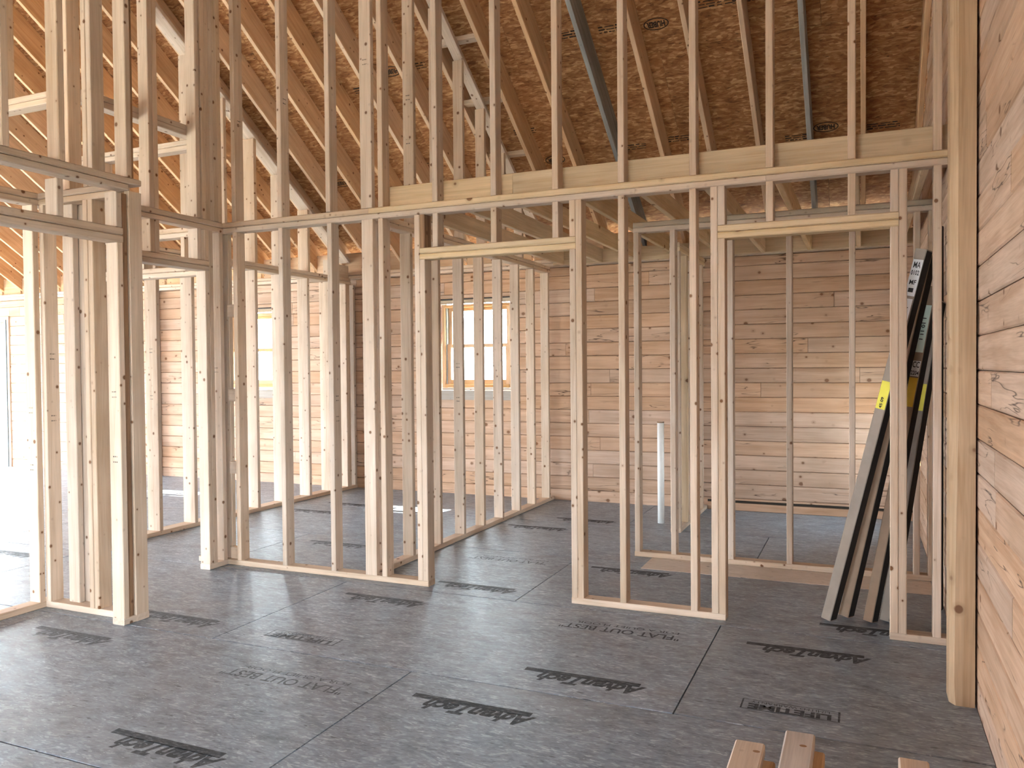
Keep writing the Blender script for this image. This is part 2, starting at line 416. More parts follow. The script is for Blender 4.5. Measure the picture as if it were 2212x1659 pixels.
def flat_out(x0, x1, y, mt):
    c = (x0+x1)/2; p = panel_at(c, y)
    on(p, 'printed_lettering', '"FLAT OUT BEST"', 0.098, mt, at_floor(c, y), shear=0.0, bold=0.0012, width=(x1-x0))
    on(p, 'printed_lettering', 'FOR A QUIET FLOOR', 0.045, mt, at_floor(c+0.03, y+0.075), width=(x1-x0)*0.86)
flat_out(-1.53, -0.875, 4.17, 'ink'); flat_out(-2.766, -2.092, 2.935, 'ink_faint'); flat_out(-2.701, -2.089, 5.41, 'ink_faint')
def lifetime(x0, x1, y, mt):
    c = (x0+x1)/2; w = x1-x0; p = panel_at(c, y)
    hw, hh = w/2, 0.052
    t = 0.0045
    me = quad_mesh('print_box', [(-hw, hw, -hh, -hh+t), (-hw, hw, hh-t, hh), (-hw, -hw+0.008, -hh, hh), (hw-t*1.5, hw, -hh, hh)])
    attach(p, 'printed_box', me, mt, at_floor(c, y))
    on(p, 'printed_lettering', 'LIFETIME', 0.072, mt, at_floor(c, y-0.014), bold=0.003, width=w*0.84)
    on(p, 'printed_lettering', 'LIMITED WARRANTY', 0.032, mt, at_floor(c, y+0.031), width=w*0.80)
lifetime(-0.47, -0.085, 3.47, 'ink'); lifetime(-2.93, -2.49, 3.45, 'ink_faint')
# cleaner strip of new sheathing let into the floor in front of the far partition
stick(floor, 'floor_patch', -1.43, 0.40, 5.53, 5.868, 0.0, 0.0022, 'floor_new', axis='X', c=0.001)

# ------------------------------------------------------------------ log walls
def log_wall(name, axis, a0, a1, inner, outer, openings, zmax, ylimit=None, seed=1, first=(-0.02, 0.115), course=0.1413, minlen=1.6, maxlen=4.2):
    rnd = random.Random(seed)
    w = top(name, kind='structure')
    z0, z1 = first
    while z0 < zmax - 0.02:
        zz = min(z1, zmax)
        lo, hi = (a0, a1) if ylimit is None else ylimit(zz, a0, a1)
        if hi - lo < 0.1: break
        cuts = [lo]
        x = lo + rnd.uniform(0.5, maxlen)
        while x < hi - 0.5:
            cuts.append(x); x += rnd.uniform(minlen, maxlen)
        cuts.append(hi)
        edges = sorted(set(cuts + [e for op in openings for e in op[:2] if lo < e < hi and op[2] < zz and op[3] > z0]))
        for s0, s1 in zip(edges, edges[1:]):
            if s1 - s0 < 0.03: continue
            mid = (s0+s1)/2; zs = [(z0, zz)]
            for op in openings:
                if op[0] < mid < op[1]:
                    nz = []
                    for p0, p1 in zs:
                        if op[3] <= p0 or op[2] >= p1: nz.append((p0, p1)); continue
                        if op[2] - p0 > 0.012: nz.append((p0, op[2]))
                        if p1 - op[3] > 0.012: nz.append((op[3], p1))
                    zs = nz
            for p0, p1 in zs:
                dp = rnd.uniform(-0.0015, 0.0015)
                i_, o_ = inner + dp, outer
                if axis == 'X': stick(w, 'log', s0+0.0014, s1-0.0014, min(i_, o_), max(i_, o_), p0+0.0014, p1-0.0014, 'log', 'X', c=0.006)
                else: stick(w, 'log', min(i_, o_), max(i_, o_), s0+0.0014, s1-0.0014, p0+0.0014, p1-0.0014, 'log', 'Y', c=0.006)
        z0, z1 = z1, z1 + course
    return w
wall_back = log_wall('wall_back', 'X', XL, XR+TW, YB, YB+TW, [WIN1, WIN2, DOOR1], 2.47, seed=3)
def gable(z, a0, a1):
    y = (RA + 0.10 - z)/SL
    return max(a0, 2*RIDGE-y), min(a1, y)
wall_right = log_wall('wall_right', 'Y', YF, YB-0.002, XR, XR+TW, [WIN3, WIN4], 6.5, ylimit=gable, seed=11)
stick(wall_back, 'base_board', -1.41, XR-0.002, YB-0.022, YB-0.003, 0.001, 0.075, 'log', 'X')
stick(wall_back, 'base_strip', -1.41, XR-0.002, YB-0.024, YB-0.003, 0.078, 0.096, 'gap', 'X', c=0)
# plates on top of the back wall
stick(wall_back, 'top_plate', XL, XR, YB-0.085, YB+0.06, 2.4725, 2.51, 'stud')
for x0, x1 in ((XL, -9.6), (-9.6, -6.3), (-6.3, -3.13), (-3.13, XR)):
    stick(wall_back, 'top_plate', x0+0.001, x1-0.001, YB-0.085, YB+0.06, 2.511, 2.549, 'stud')
def core(parent, axis, a0, a1, lo, hi, z0, z1, openings, roof=False):
    bm = bmesh.new()
    def bx(s0, s1, p0, p1):
        if axis == 'X': bm_box(bm, s0, s1, lo, hi, p0, p1)
        else: bm_box(bm, lo, hi, s0, s1, p0, p1)
    s = a0
    for (o0, o1, oz0, oz1) in sorted(openings):
        bx(s, o0, z0, z1)
        if oz0 > z0: bx(o0, o1, z0, oz0)
        if oz1 < z1: bx(o0, o1, oz1, z1)
        s = o1
    bx(s, a1, z0, z1)
    if roof:
        f = [[bm.verts.new((xx, y, z)) for y, z in ((a0, z1), (a1, z1), (RIDGE, under(RIDGE)+0.27))] for xx in (lo, hi)]
        bm.faces.new(f[0]); bm.faces.new(f[1][::-1])
        for i in range(3):
            j = (i+1) % 3; bm.faces.new((f[0][i], f[0][j], f[1][j], f[1][i]))
    mesh_obj('wall_light_seal', bm, 'gap', parent)  # hidden dark backing added to stop daylight leaking between the logs
core(wall_back, 'X', XL, XR+TW, YB+TW, YB+TW+0.02, -0.02, 2.47, [WIN1, WIN2, DOOR1])
core(wall_right, 'Y', YF, YB, XR+TW, XR+TW+0.02, -0.02, 2.86, [WIN3, WIN4], True)
# walls outside the picture
def slab_wall(name, axis, a0, a1, inner, outer, z0, z1, openings, gable_poly=False):
    bm = bmesh.new()
    lo, hi = min(inner, outer), max(inner, outer)
    def bx(s0, s1, p0, p1):
        if axis == 'X': bm_box(bm, s0, s1, lo, hi, p0, p1)
        else: bm_box(bm, lo, hi, s0, s1, p0, p1)
    s = a0
    for (o0, o1, oz0, oz1) in sorted(openings):
        bx(s, o0, z0, z1)
        if oz0 > z0: bx(o0, o1, z0, oz0)
        if oz1 < z1: bx(o0, o1, oz1, z1)
        s = o1
    bx(s, a1, z0, z1)
    if gable_poly:
        zt = under(RIDGE)
        pts = [(a0, z1), (a1, z1), (RIDGE, zt)]
        fv = []
        for xx in (lo, hi):
            fv.append([bm.verts.new((xx, y, z)) for y, z in pts])
        bm.faces.new(fv[0]); bm.faces.new(fv[1][::-1])
        for i in range(3):
            j = (i+1) % 3; bm.faces.new((fv[0][i], fv[0][j], fv[1][j], fv[1][i]))
    o = mesh_obj(name, bm, 'log'); tag(o, kind='structure'); return o
slab_wall('wall_left', 'Y', YF, YB, XL, XL-TW, -0.02, 2.7, LEFT_OPEN, True)
slab_wall('wall_light_block', 'Y', YF, 1.38, -4.59, -4.50, 0.0, 4.0, [])  # unseen wall added to hold back light coming from the left
slab_wall('wall_front', 'X', XL-TW, XR+TW, YF, YF-TW, -0.02, 2.56, FRONT_OPEN)

# ------------------------------------------------------------------ roof: rafters and sheathing
ceiling = top('ceiling', (0, 0, 0), kind='structure')
EAVE = 8.76
rx = []
k = -1
while True:
    x = -0.02 - 0.4075*k
    if x < XL: break
    rx.append(x)
    mt = 'rafter_grey' if k in (1, 5) else 'rafter'
    sloped(ceiling, 'rafter', x, x+0.038, RIDGE+0.02, EAVE, RA, 0.235, mt)
    k += 1
# blocking between the rafter tails over the back wall
for xa, xb in zip(rx[1:], rx):
    stick(ceiling, 'rafter_block', xa+0.040, xb-0.002, YB+0.02, YB+0.058, 2.551, 2.79, 'rafter', 'X')
sth = 0.235/math.cos(ANG)
def roof_panel(x0, x1, ya, yb):
    return sloped(ceiling, 'roof_panel', x0, x1, ya, yb, RA+sth+0.0015, 0.0125, 'osb', c=0.001)
# sloped() grain runs down the slope; sheathing strands run across it, so panels get their own frame
def roof_panel(x0, x1, ya, yb):
    W = (yb-ya)/math.cos(ANG); L = x1-x0; depth = 0.0125
    n = Vector((0, math.sin(ANG), math.cos(ANG))); t = Vector((0, math.cos(ANG), -math.sin(ANG))); xv = Vector((1, 0, 0))
    ym = (ya+yb)/2; ctr = Vector(((x0+x1)/2, ym, RA+sth+0.0015-SL*ym)) + n*depth/2
    wv = n.cross(xv)
    R = Matrix(((xv.x, wv.x, n.x, ctr.x), (xv.y, wv.y, n.y, ctr.y), (xv.z, wv.z, n.z, ctr.z), (0, 0, 0, 1)))
    return put('roof_panel', board_mesh(L, W, depth, 0.001), 'osb', ceiling, R)
RP = 1.2192*math.cos(ANG)
rpanels = []
for r in range(-1, 7):
    yb = 7.55 - RP*r + 0.0; ya = yb - RP
    yb, ya = min(yb, EAVE), max(ya, RIDGE)
    if yb - ya < 0.05: continue
    off = 0.93 if r % 2 == 0 else 0.93 - 1.2192
    off += 0.0
    j = 2
    while True:
        x1 = off + PL*j; x0 = x1 - PL; j -= 1
        if x1 < XL-0.3: break
        c0, c1 = max(x0, XL-0.4), min(x1, XR+0.5)
        if c1 - c0 < 0.03: continue
        rpanels.append((c0, c1, ya, yb, roof_panel(c0+0.0012, c1-0.0012, ya+0.001, yb-0.001)))
# front slope of the roof (behind the camera)
bm = bmesh.new()
yl = 2*RIDGE-EAVE
vs = []
for x in (XL-0.4, XR+0.5):
    for (y, dz) in ((RIDGE, 0), (yl, 0), (yl, 0.02), (RIDGE, 0.02)):
        vs.append(bm.verts.new((x, y, under(y)+sth+0.002+dz)))
for f in ((0, 1, 2, 3), (7, 6, 5, 4), (0, 4, 5, 1), (1, 5, 6, 2), (2, 6, 7, 3), (3, 7, 4, 0)): bm.faces.new([vs[i] for i in f])
mesh_obj('front_roof_sheathing', bm, 'osb', ceiling)
bm = bmesh.new()
vs = []
for x in (XL-0.4, XR+0.5):
    for (y, dz) in ((EAVE, 0.018), (RIDGE, 0.018), (RIDGE, 0.04), (EAVE, 0.04)):
        vs.append(bm.verts.new((x, y, RA+sth-SL*y+dz)))
for f in ((0, 1, 2, 3), (7, 6, 5, 4), (0, 4, 5, 1), (1, 5, 6, 2), (2, 6, 7, 3), (3, 7, 4, 0)): bm.faces.new([vs[i] for i in f])
mesh_obj('roof_light_seal', bm, 'gap', ceiling)  # unseen layer added to keep sun from leaking through the panel seams
def roof_print(x, y, build):
    p = next((q[4] for q in rpanels if q[0] <= x <= q[1] and q[2] <= y <= q[3]), None)
    if not p: return
    n = Vector((0, math.sin(ANG), math.cos(ANG))); t = Vector((0, math.cos(ANG), -math.sin(ANG)))
    # seen from below and upside down: letters run toward -x... their tops point down the slope
    o = Vector((x, y, RA+sth+0.0015-SL*y)) - n*0.0006
    xv = Vector((1, 0, 0)); zv = -n; yv = zv.cross(xv)
    build(p, Matrix(((xv.x, yv.x, zv.x, o.x), (xv.y, yv.y, zv.y, o.y), (xv.z, yv.z, zv.z, o.z), (0, 0, 0, 1))))
def ring_mesh(a, b_, w):
    me = bpy.data.meshes.new('print_oval'); vs = []; fs = []; n = 32
    for i in range(n):
        t = 2*PI*i/n
        vs += [(a*math.cos(t), b_*math.sin(t), 0), ((a-w)*math.cos(t), (b_-w)*math.sin(t), 0)]
    for i in range(n):
        j = (i+1) % n; fs.append((2*i, 2*j, 2*j+1, 2*i+1))
    me.from_pydata(vs, [], fs); me.materials.append(None); return me
OVAL = ring_mesh(0.100, 0.054, 0.009)
def huber(p, m):
    attach(p, 'printed_oval', OVAL, 'ink_roof', m)
    on(p, 'printed_lettering', 'HUBER', 0.066, 'ink_roof', m @ Matrix.Rotation(PI, 4, 'Z'), bold=0.0032, width=0.145)
for x, y in ((-1.49, 6.33), (-0.29, 7.35), (-3.91, 6.33), (-5.16, 7.34), (-2.72, 7.36)):
    roof_print(x, y, huber)
SMEAR = {}
def smear(w):
    def f(p, m):
        r = random.Random(int(w*1000)); rects = []
        for i in range(3):
            y = -0.022 + i*0.024; x = -w/2
            while x < w/2:
                l = r.uniform(0.02, 0.09); rects.append((x, min(x+l, w/2), y, y+r.uniform(0.006, 0.015))); x += l + r.uniform(0.006, 0.02)
        attach(p, 'printed_line', quad_mesh('print_line', rects), 'ink_roof', m)
    return f
for x, y, w in ((-0.52, 7.42, 0.20), (-1.05, 6.26, 0.34), (-0.80, 6.27, 0.2), (-1.55, 7.30, 0.30), (-1.95, 7.33, 0.26), (-2.2, 6.30, 0.28), (-1.85, 6.31, 0.2), (-3.62, 6.33, 0.14), (-4.3, 6.45, 0.16), (-2.9, 7.05, 0.22), (-3.3, 7.3, 0.2), (0.15, 7.4, 0.25)):
    roof_print(x, y, smear(w))

# ------------------------------------------------------------------ windows and door
def hung_window(name, a0, a1, z0, z1):
    w = top(name, ((a0+a1)/2, YB, z0), kind='structure')
    yi = YB + 0.005
    # black gap above, pale filler strip and weathered boards round the unit
    stick(w, 'flashing', a0, a1, yi+0.02, yi+0.12, z1-0.012, z1+0.0, 'black', 'X', c=0)
    stick(w, 'filler_strip', a0+0.002, a1-0.002, yi-0.004, yi+0.06, z1-0.052, z1-0.013, 'stud_old', 'X')
    stick(w, 'filler_strip', a0+0.03, a1-0.03, yi-0.010, yi+0.06, z0+0.004, z0+0.030, 'stud', 'X')
    f0, f1, g0, g1 = a0+0.025, a1-0.025, z0+0.032, z1-0.066
    t = 0.034
    for (p, q, r_, s) in ((f0, f0+t, g0, g1), (f1-t, f1, g0, g1)):
        stick(w, 'frame_jamb', p, q, yi, yi+0.11, r_, s, 'window_wood', 'Z')
    stick(w, 'frame_head', f0+t, f1-t, yi, yi+0.11, g1-t, g1, 'window_wood', 'X')
    stick(w, 'frame_sill', f0+t, f1-t, yi-0.008, yi+0.11, g0, g0+t*1.15, 'window_wood', 'X')
    i0, i1, j0, j1 = f0+t, f1-t, g0+t*1.15, g1-t
    for p in (i0, i1-0.014): stick(w, 'jamb_liner', p, p+0.014, yi+0.03, yi+0.10, j0, j1, 'liner', 'Z')
    mid = (j0+j1)/2
    for nm, ya, za, zb in (('lower_sash', yi+0.035, j0, mid+0.02), ('upper_sash', yi+0.068, mid-0.02, j1)):
        b0, b1 = i0+0.015, i1-0.015; r_ = 0.042
        s = top(nm, (0, 0, 0)); s.parent = w; s.location = Vector(((a0+a1)/2, ya, za)) - wloc(w)
        stick(s, 'stile', b0, b0+r_, ya, ya+0.03, za, zb, 'window_wood', 'Z')
        stick(s, 'stile', b1-r_, b1, ya, ya+0.03, za, zb, 'window_wood', 'Z')
        stick(s, 'rail', b0+r_, b1-r_, ya, ya+0.03, za, za+(0.05 if nm == 'lower_sash' else 0.034), 'window_wood', 'X')
        stick(s, 'rail', b0+r_, b1-r_, ya, ya+0.03, zb-0.034, zb, 'window_wood', 'X')
        stick(s, 'pane', b0+r_-0.006, b1-r_+0.006, ya+0.012, ya+0.016, za+0.028, zb-0.028, 'glass', 'Z', c=0)
    return w
hung_window('window_1', *WIN1); hung_window('window_2', *WIN2)
# weathered filler board under each of the two windows lies in the wall face
for a0, a1, z0, z1 in (WIN1, WIN2):
    stick(wall_back, 'filler_board', a0, a1, YB-0.006, YB-0.002, z0-0.105, z0-0.003, 'grey_board', 'X')
d1 = top('door_1', (DOOR1[1], YB, 0), kind='structure')
stick(d1, 'door_trim', DOOR1[1]-0.045, DOOR1[1], YB-0.02, YB+0.1, 0.002, DOOR1[3]-0.05, 'stud', 'Z')
stick(d1, 'door_trim', DOOR1[0]+0.02, DOOR1[1], YB-0.02, YB+0.1, DOOR1[3]-0.049, DOOR1[3]-0.002, 'stud', 'X')
stick(d1, 'door_frame', DOOR1[1]-0.085, DOOR1[1]-0.046, YB-0.03, YB+0.08, 0.002, DOOR1[3]-0.05, 'grey_frame', 'Z')
stick(d1, 'door_frame', DOOR1[0]+0.02, DOOR1[1]-0.086, YB-0.03, YB+0.08, DOOR1[3]-0.088, DOOR1[3]-0.05, 'grey_frame', 'X')
leaf = top('door_leaf'); leaf.parent = d1; leaf.location = Vector((DOOR1[1]-0.7, YB, 0)) - wloc(d1)
for p, q in ((DOOR1[0]+0.04, DOOR1[0]+0.14), (DOOR1[1]-0.188, DOOR1[1]-0.088)): stick(leaf, 'stile', p, q, YB, YB+0.045, 0.01, DOOR1[3]-0.09, 'window_wood', 'Z')
for p, q in ((0.01, 0.16), (DOOR1[3]-0.19, DOOR1[3]-0.09)): stick(leaf, 'rail', DOOR1[0]+0.14, DOOR1[1]-0.188, YB, YB+0.045, p, q, 'window_wood', 'X')
stick(leaf, 'pane', DOOR1[0]+0.13, DOOR1[1]-0.178, YB+0.02, YB+0.025, 0.15, DOOR1[3]-0.18, 'glass', 'Z', c=0)
def fixed_window(name, y0, y1, z0, z1):
    w = top(name, (XR, (y0+y1)/2, z0), kind='structure')
    for p, q in ((y0, y0+0.05), (y1-0.05, y1)): stick(w, 'frame_jamb', XR+0.01, XR+0.13, p, q, z0, z1, 'window_wood', 'Z')
    stick(w, 'frame_head', XR+0.01, XR+0.13, y0+0.05, y1-0.05, z1-0.05, z1, 'window_wood', 'Y')
    stick(w, 'frame_sill', XR+0.01, XR+0.13, y0+0.05, y1-0.05, z0, z0+0.05, 'window_wood', 'Y')
    stick(w, 'pane', XR+0.06, XR+0.064, y0+0.05, y1-0.05, z0+0.05, z1-0.05, 'glass', 'Y', c=0)
fixed_window('window_3', *WIN3); fixed_window('window_4_guessed', *WIN4)  # the one behind the camera is unseen, a guess made for its light

# rough timber trim standing against the back log wall, far left
t1 = stick(None, 'trim_1', -8.78, -8.65, 7.965, YB-0.004, 0.001, 2.46, 'timber', 'Z'); tag(t1, kind='structure')
# ------------------------------------------------------------------ stud partitions
T1, T2, T3 = 2.400, 2.438, 2.476      # underside of first top plate, joint, top
SB = 0.038
def wallA():
    y0, y1 = 4.554, 4.643
    w = top('stud_partition', (-2.0, y0, 0), 'tall stud partition with two door openings facing the camera across the room', 'stud wall', kind='thing')
    def v(n, x, z0, z1, m='stud', wd=SB): stick(w, n, x, x+wd, y0+0.0005, y1-0.0005, z0, z1, m, 'Z', jit=0.012)
    for x0, x1 in ((-4.239, -2.578), (-1.600, -0.700), (0.125, 0.425)):
        stick(w, 'bottom_plate', x0, x1, y0, y1, 0.0005, SB, 'stud', 'X')
    for x in (-4.155, -3.747, -3.335, -2.927, -1.301, -0.891, 0.321): v('stud', x, SB, T1)
    # flat stud that backs the crossing partition
    stick(w, 'flat_stud', -3.057, -2.968, y0, y0+SB, SB, T1, 'stud', 'Z')
    for x in (-2.655, -1.560, -0.775, 0.165): v('king_stud', x, SB, T1)
    HZ = 2.112
    for x in (-2.616, -1.599, -0.736, 0.126): v('jack_stud', x, SB, HZ)
    for x0, x1 in ((-2.616, -1.561), (-0.736, 0.164)):
        stick(w, 'header', x0, x1, y0-0.001, y1, HZ, HZ+SB, 'yellow', 'X'); stick(w, 'header', x0, x1, y0, y1, HZ+SB, HZ+2*SB, 'yellow', 'X')
    for x in (-2.616, -2.521, -2.111, -1.706, -1.599, -0.736, -0.481, -0.075, 0.126): v('cripple_stud', x, HZ+2*SB, T1, 'bark' if x == -2.616 else 'stud')
    for xa, xb in ((-4.239, -1.2), (-1.2, -0.48), (-0.48, 0.425)): stick(w, 'top_plate', xa+0.0005, xb-0.0005, y0, y1, T1, T2, 'stud', 'X')
    for xa, xb in ((-4.329, -3.0), (-3.0, 0.425)): stick(w, 'top_plate', xa+0.0005, xb-0.0005, y0-0.001, y1, T2, T3, 'stud' if xa < -4 else 'yellow', 'X')
    ZT = 4.83
    for x in (-4.158, -3.748, -3.342, -2.926, -2.521, -2.111, -1.706, -1.301, -0.890, -0.481, -0.075, 0.321): v('upper_stud', x, T3, ZT)
    stick(w, 'upper_flat_stud', -3.060, -2.971, y0, y0+SB, T3, ZT, 'stud', 'Z')
    for i in range(2): stick(w, 'upper_plate', -4.329, 0.425, y0, y1, ZT+i*SB, ZT+(i+1)*SB, 'stud', 'X')
    for z in (0.038, 0.659, 1.186, 1.800):      # ladder blocks in the corner bay
        stick(w, 'ladder_block', -4.238, -4.157, y0+0.03, y0+0.03+SB, z, z+0.089, 'stud', 'X')
    return w
WA = wallA()
def wallB():
    x0, x1 = -4.329, -4.241
    w = top('stud_partition', (-4.285, 4.0, 0), 'short stud partition with doorway meeting the tall partition at the inner corner', 'stud wall', kind='thing')
    def v(n, y, z0, z1, m='stud', wd=SB): stick(w, n, x0, x1, y, y+wd, z0, z1, m, 'Z', jit=0.012)
    HZ = 2.112
    stick(w, 'bottom_plate', x0, x1, 4.376, 4.643, 0.0005, SB, 'stud', 'Y')
    stick(w, 'bottom_plate', x0, x1, 3.408, 3.50, 0.0005, SB, 'stud', 'Y')
    v('jack_stud', 4.378, SB, HZ); v('king_stud', 4.417, SB, T1); v('corner_stud', 4.515, SB, T1); v('corner_stud', 4.604, SB, T1)
    v('jack_stud', 3.448, SB, HZ); v('king_stud', 3.409, SB, T1)
    for i in range(2): stick(w, 'header', x0, x1, 3.448, 4.416, HZ+SB*i, HZ+SB*(i+1), 'stud', 'Y')
    for y in (3.448, 3.904, 3.943, 4.309, 4.378): v('cripple_stud', y, HZ+2*SB, T1)
    stick(w, 'top_plate', x0, x1, 3.408, 4.643, T1, T2, 'stud', 'Y'); stick(w, 'top_plate', x0, x1, 3.408, 4.552, T2+0.0005, T3, 'stud', 'Y')
    ZT = 4.9
    for y in (3.904, 3.943, 4.309, 4.36, 4.40, 4.439, 4.478, 4.515): v('upper_stud', y, T3, ZT)
    stick(w, 'upper_plate', x0, x1, 3.408, 4.552, ZT, ZT+SB, 'stud', 'Y')
    for i in range(2): stick(w, 'ledger', x0-0.09, x0-0.001, 3.51, 4.55, 3.05+SB*i, 3.05+SB*(i+1), 'stud', 'Y')
    return w
wallB()
def wallK():
    y0, y1 = 4.556, 4.643
    w = top('stud_partition', (-5.0, 4.6, 0), 'stud partition with doorway seen through the opening left of the corner', 'stud wall', kind='thing')
    def v(n, x, z0, z1): stick(w, n, x, x+SB, y0, y1, z0, z1, 'stud', 'Z', jit=0.012)
    HZ = 2.112; xa, xb = -5.668, -4.331
    stick(w, 'bottom_plate', -4.52, xb, y0, y1, 0.0005, SB, 'stud', 'X'); stick(w, 'bottom_plate', xa, -5.43, y0, y1, 0.0005, SB, 'stud', 'X')
    v('king_stud', -4.37, SB, T1); v('jack_stud', -4.41, SB, HZ)
    v('jack_stud', -5.47, SB, HZ); v('king_stud', -5.509, SB, T1)
    for i in range(2): stick(w, 'header', -5.47, -4.372, y0, y1, HZ+SB*i, HZ+SB*(i+1), 'stud', 'X')
    for x in (-5.47, -5.06, -4.65): v('cripple_stud', x, HZ+2*SB, T1)
    for i in range(2): stick(w, 'top_plate', xa, xb, y0, y1, T1+SB*i, T1+SB*(i+1), 'stud', 'X')
    for i in range(2): stick(w, 'upper_plate', -5.9, xb, y0, y1, 3.04+SB*i, 3.04+SB*(i+1), 'stud', 'X')
    for x in (-5.47, -5.06, -4.45): v('upper_stud', x, T3, 3.04)
    return w
wallK()
def wallC():
    x0, x1 = -3.850, -3.761
    w = top('stud_partition', (-3.80, 2.6, 0), 'tall stud partition at the left edge with doorway and doubled end studs', 'stud wall', kind='thing')
    def v(n, y, z0, z1, m='stud', xa=x0, xb=x1): stick(w, n, xa, xb, y, y+SB, z0, z1, m, 'Z', jit=0.012)
    HZ = 2.122
    stick(w, 'bottom_plate', x0, x1, 3.235, 3.3165, 0.0005, SB, 'stud', 'Y'); stick(w, 'bottom_plate', x0, x1, 1.4, 2.32, 0.0005, SB, 'stud', 'Y')
    v('jack_stud', 3.235, SB, HZ); v('king_stud', 3.276, SB, T1, 'bark', x0, x1-0.012)
    v('jack_stud', 2.282, SB, HZ); v('king_stud', 2.243, SB, T1); v('stud', 1.84, SB, T1); v('stud', 1.44, SB, T1)
    for i in range(2): stick(w, 'header', x0, x1, 2.282, 3.274, HZ+0.044*i, HZ+0.044*(i+1)-0.001, 'stud', 'Y')
    for y in (3.232, 2.876, 2.47): v('cripple_stud', y, HZ+0.088, T1)
    for i in range(2): stick(w, 'top_plate', x0, x1, 1.4, 3.315 if i == 0 else 3.404, T1+0.02+SB*i, T1+0.02+SB*(i+1)-0.0005, 'stud', 'Y')
    z = T3+0.02
    for y in (3.304, 2.893, 2.595, 2.19): v('upper_stud', y, z, 4.4)
    v('upper_stud', 3.344, z, 4.4, 'bark', x0, x1-0.03)
    stick(w, 'upper_plate', x0, x1, 1.4, 3.404, 4.4, 4.438, 'stud', 'Y')
    return w
wallC()
def wallD():
    y0, y1 = 3.317, 3.405
    w = top('stud_partition', (-4.15, 3.36, 0), 'narrow closet stud partition behind the doubled end studs at the left', 'stud wall', kind='thing')
    def v(n, x, z0, z1): stick(w, n, x, x+SB, y0, y1, z0, z1, 'stud', 'Z', jit=0.012)
    TD = T1
    stick(w, 'bottom_plate', -4.499, -3.761, y0, y1, 0.0005, SB, 'stud', 'X')
    v('stud', -4.499, SB, TD); v('stud', -4.132, SB, TD); v('end_stud', -3.7995, SB, TD+0.0195)
    stick(w, 'flat_stud', -4.366, -4.277, y1-SB, y1, SB, TD, 'stud', 'Z')
    v('stud', -4.09, SB, TD)
    for i in range(2): stick(w, 'top_plate', -4.588 if i else -4.499, -3.852, y0, y1, TD+SB*i, TD+SB*(i+1), 'stud', 'X')
    for x in (-4.27, -4.12, -4.08): v('upper_stud', x, T3, 4.3)
    stick(w, 'upper_flat_stud', -4.42, -4.33, y1-SB, y1, T3, 4.3, 'stud', 'Z')
    for i in range(2): stick(w, 'upper_plate', -5.0, -4.425, y1+0.001, y1+0.089, 3.035+SB*i, 3.035+SB*(i+1), 'stud', 'X')
    stick(w, 'upper_stud', -4.97, -4.93, y1+0.001, y1+0.089, 3.111, 4.3, 'stud', 'Z')
    return w
wallD()
def wallC2():
    x0, x1 = -4.589, -4.5005
    w = top('stud_partition', (-4.54, 2.6, 0), 'closet side stud partition with its plate running off the left edge', 'stud wall', kind='thing')
    stick(w, 'bottom_plate', x0, x1, 1.4, 3.405, 0.0005, SB, 'stud', 'Y')
    for y in (3.278, 2.87, 2.46, 2.05, 1.64): stick(w, 'stud', x0, x1, y, y+SB, SB, T1, 'stud', 'Z', jit=0.012)
    for i in range(2): stick(w, 'top_plate', x0, x1, 1.4, 3.316 if i else 3.405, T1+SB*i, T1+SB*(i+1), 'stud', 'Y')
    return w
wallC2()
def rake_studs(w, name, x0, x1, ys, zb, flatd=SB):
    for y in ys: stick(w, name, x0, x1, y, y+SB, zb, RA-0.048-SL*(y+SB)-0.004, 'stud', 'Z', jit=0.01)
def wallE():
    x0, x1 = -5.668, -5.530
    w = top('stud_partition', (-5.6, 6.4, 0), 'deep brightly lit stud partition running back to the log wall under the rafters', 'stud wall', kind='thing')
    stick(w, 'bottom_plate', x0, x1, 4.645, 8.095, 0.0005, SB, 'stud', 'Y')
    for y in (4.70, 5.138, 5.537, 5.960, 6.369, 6.767, 7.190, 7.577, 7.90, 7.94, 8.05): stick(w, 'stud', x0, x1, y, y+SB, SB, T1, 'stud', 'Z', jit=0.01)
    for i in range(2): stick(w, 'top_plate', x0, x1, 4.645, 8.0 if i == 1 else 8.012, T1+SB*i, T1+SB*(i+1), 'stud', 'Y')
    rake_studs(w, 'rake_stud', x0, x1, (5.15, 5.56, 5.966, 6.377, 6.78, 7.212), T3)
    stick(w, 'end_block', x0, x1, 7.66, 7.70, T3, 2.66, 'stud', 'Z'); stick(w, 'end_block', x0-0.02, x1-0.02, 7.705, 7.99, T3, 2.62, 'stud', 'Y')
    sloped(w, 'rake_plate', x0, x1, 4.65, 7.99, RA-0.0475, 0.038, 'stud')
    return w
wallE()
def wallH():
    x0, x1 = -3.119, -3.031
    w = top('stud_partition', (-3.075, 6.4, 0), 'eight-stud partition running back to the log wall beside the small window', 'stud wall', kind='thing')
    stick(w, 'bottom_plate', x0, x1, 4.645, 8.095, 0.0005, SB, 'stud', 'Y')
    for y in (4.72, 5.139, 5.560, 5.965, 6.352, 6.745, 7.148, 7.544, 7.948): stick(w, 'stud', x0, x1, y, y+SB, SB, T1, 'stud', 'Z', jit=0.01)
    for i in range(2): stick(w, 'top_plate', x0, x1, 4.645, 8.012, T1+SB*i, T1+SB*(i+1), 'stud', 'Y')
    rake_studs(w, 'rake_stud', x0, x1, (5.204, 5.60, 6.005, 6.422, 6.846, 7.26), T3)
    sloped(w, 'rake_plate', x0, x1, 4.65, 7.99, RA-0.0475, 0.038, 'stud')
    for y in (5.98, 6.49, 7.01): stick(w, 'rafter_tie_block', -3.24, -2.875, y-0.045, y+0.045, RA-SL*y+0.035, RA-SL*y+0.073, 'stud', 'X')
    return w
wallH()
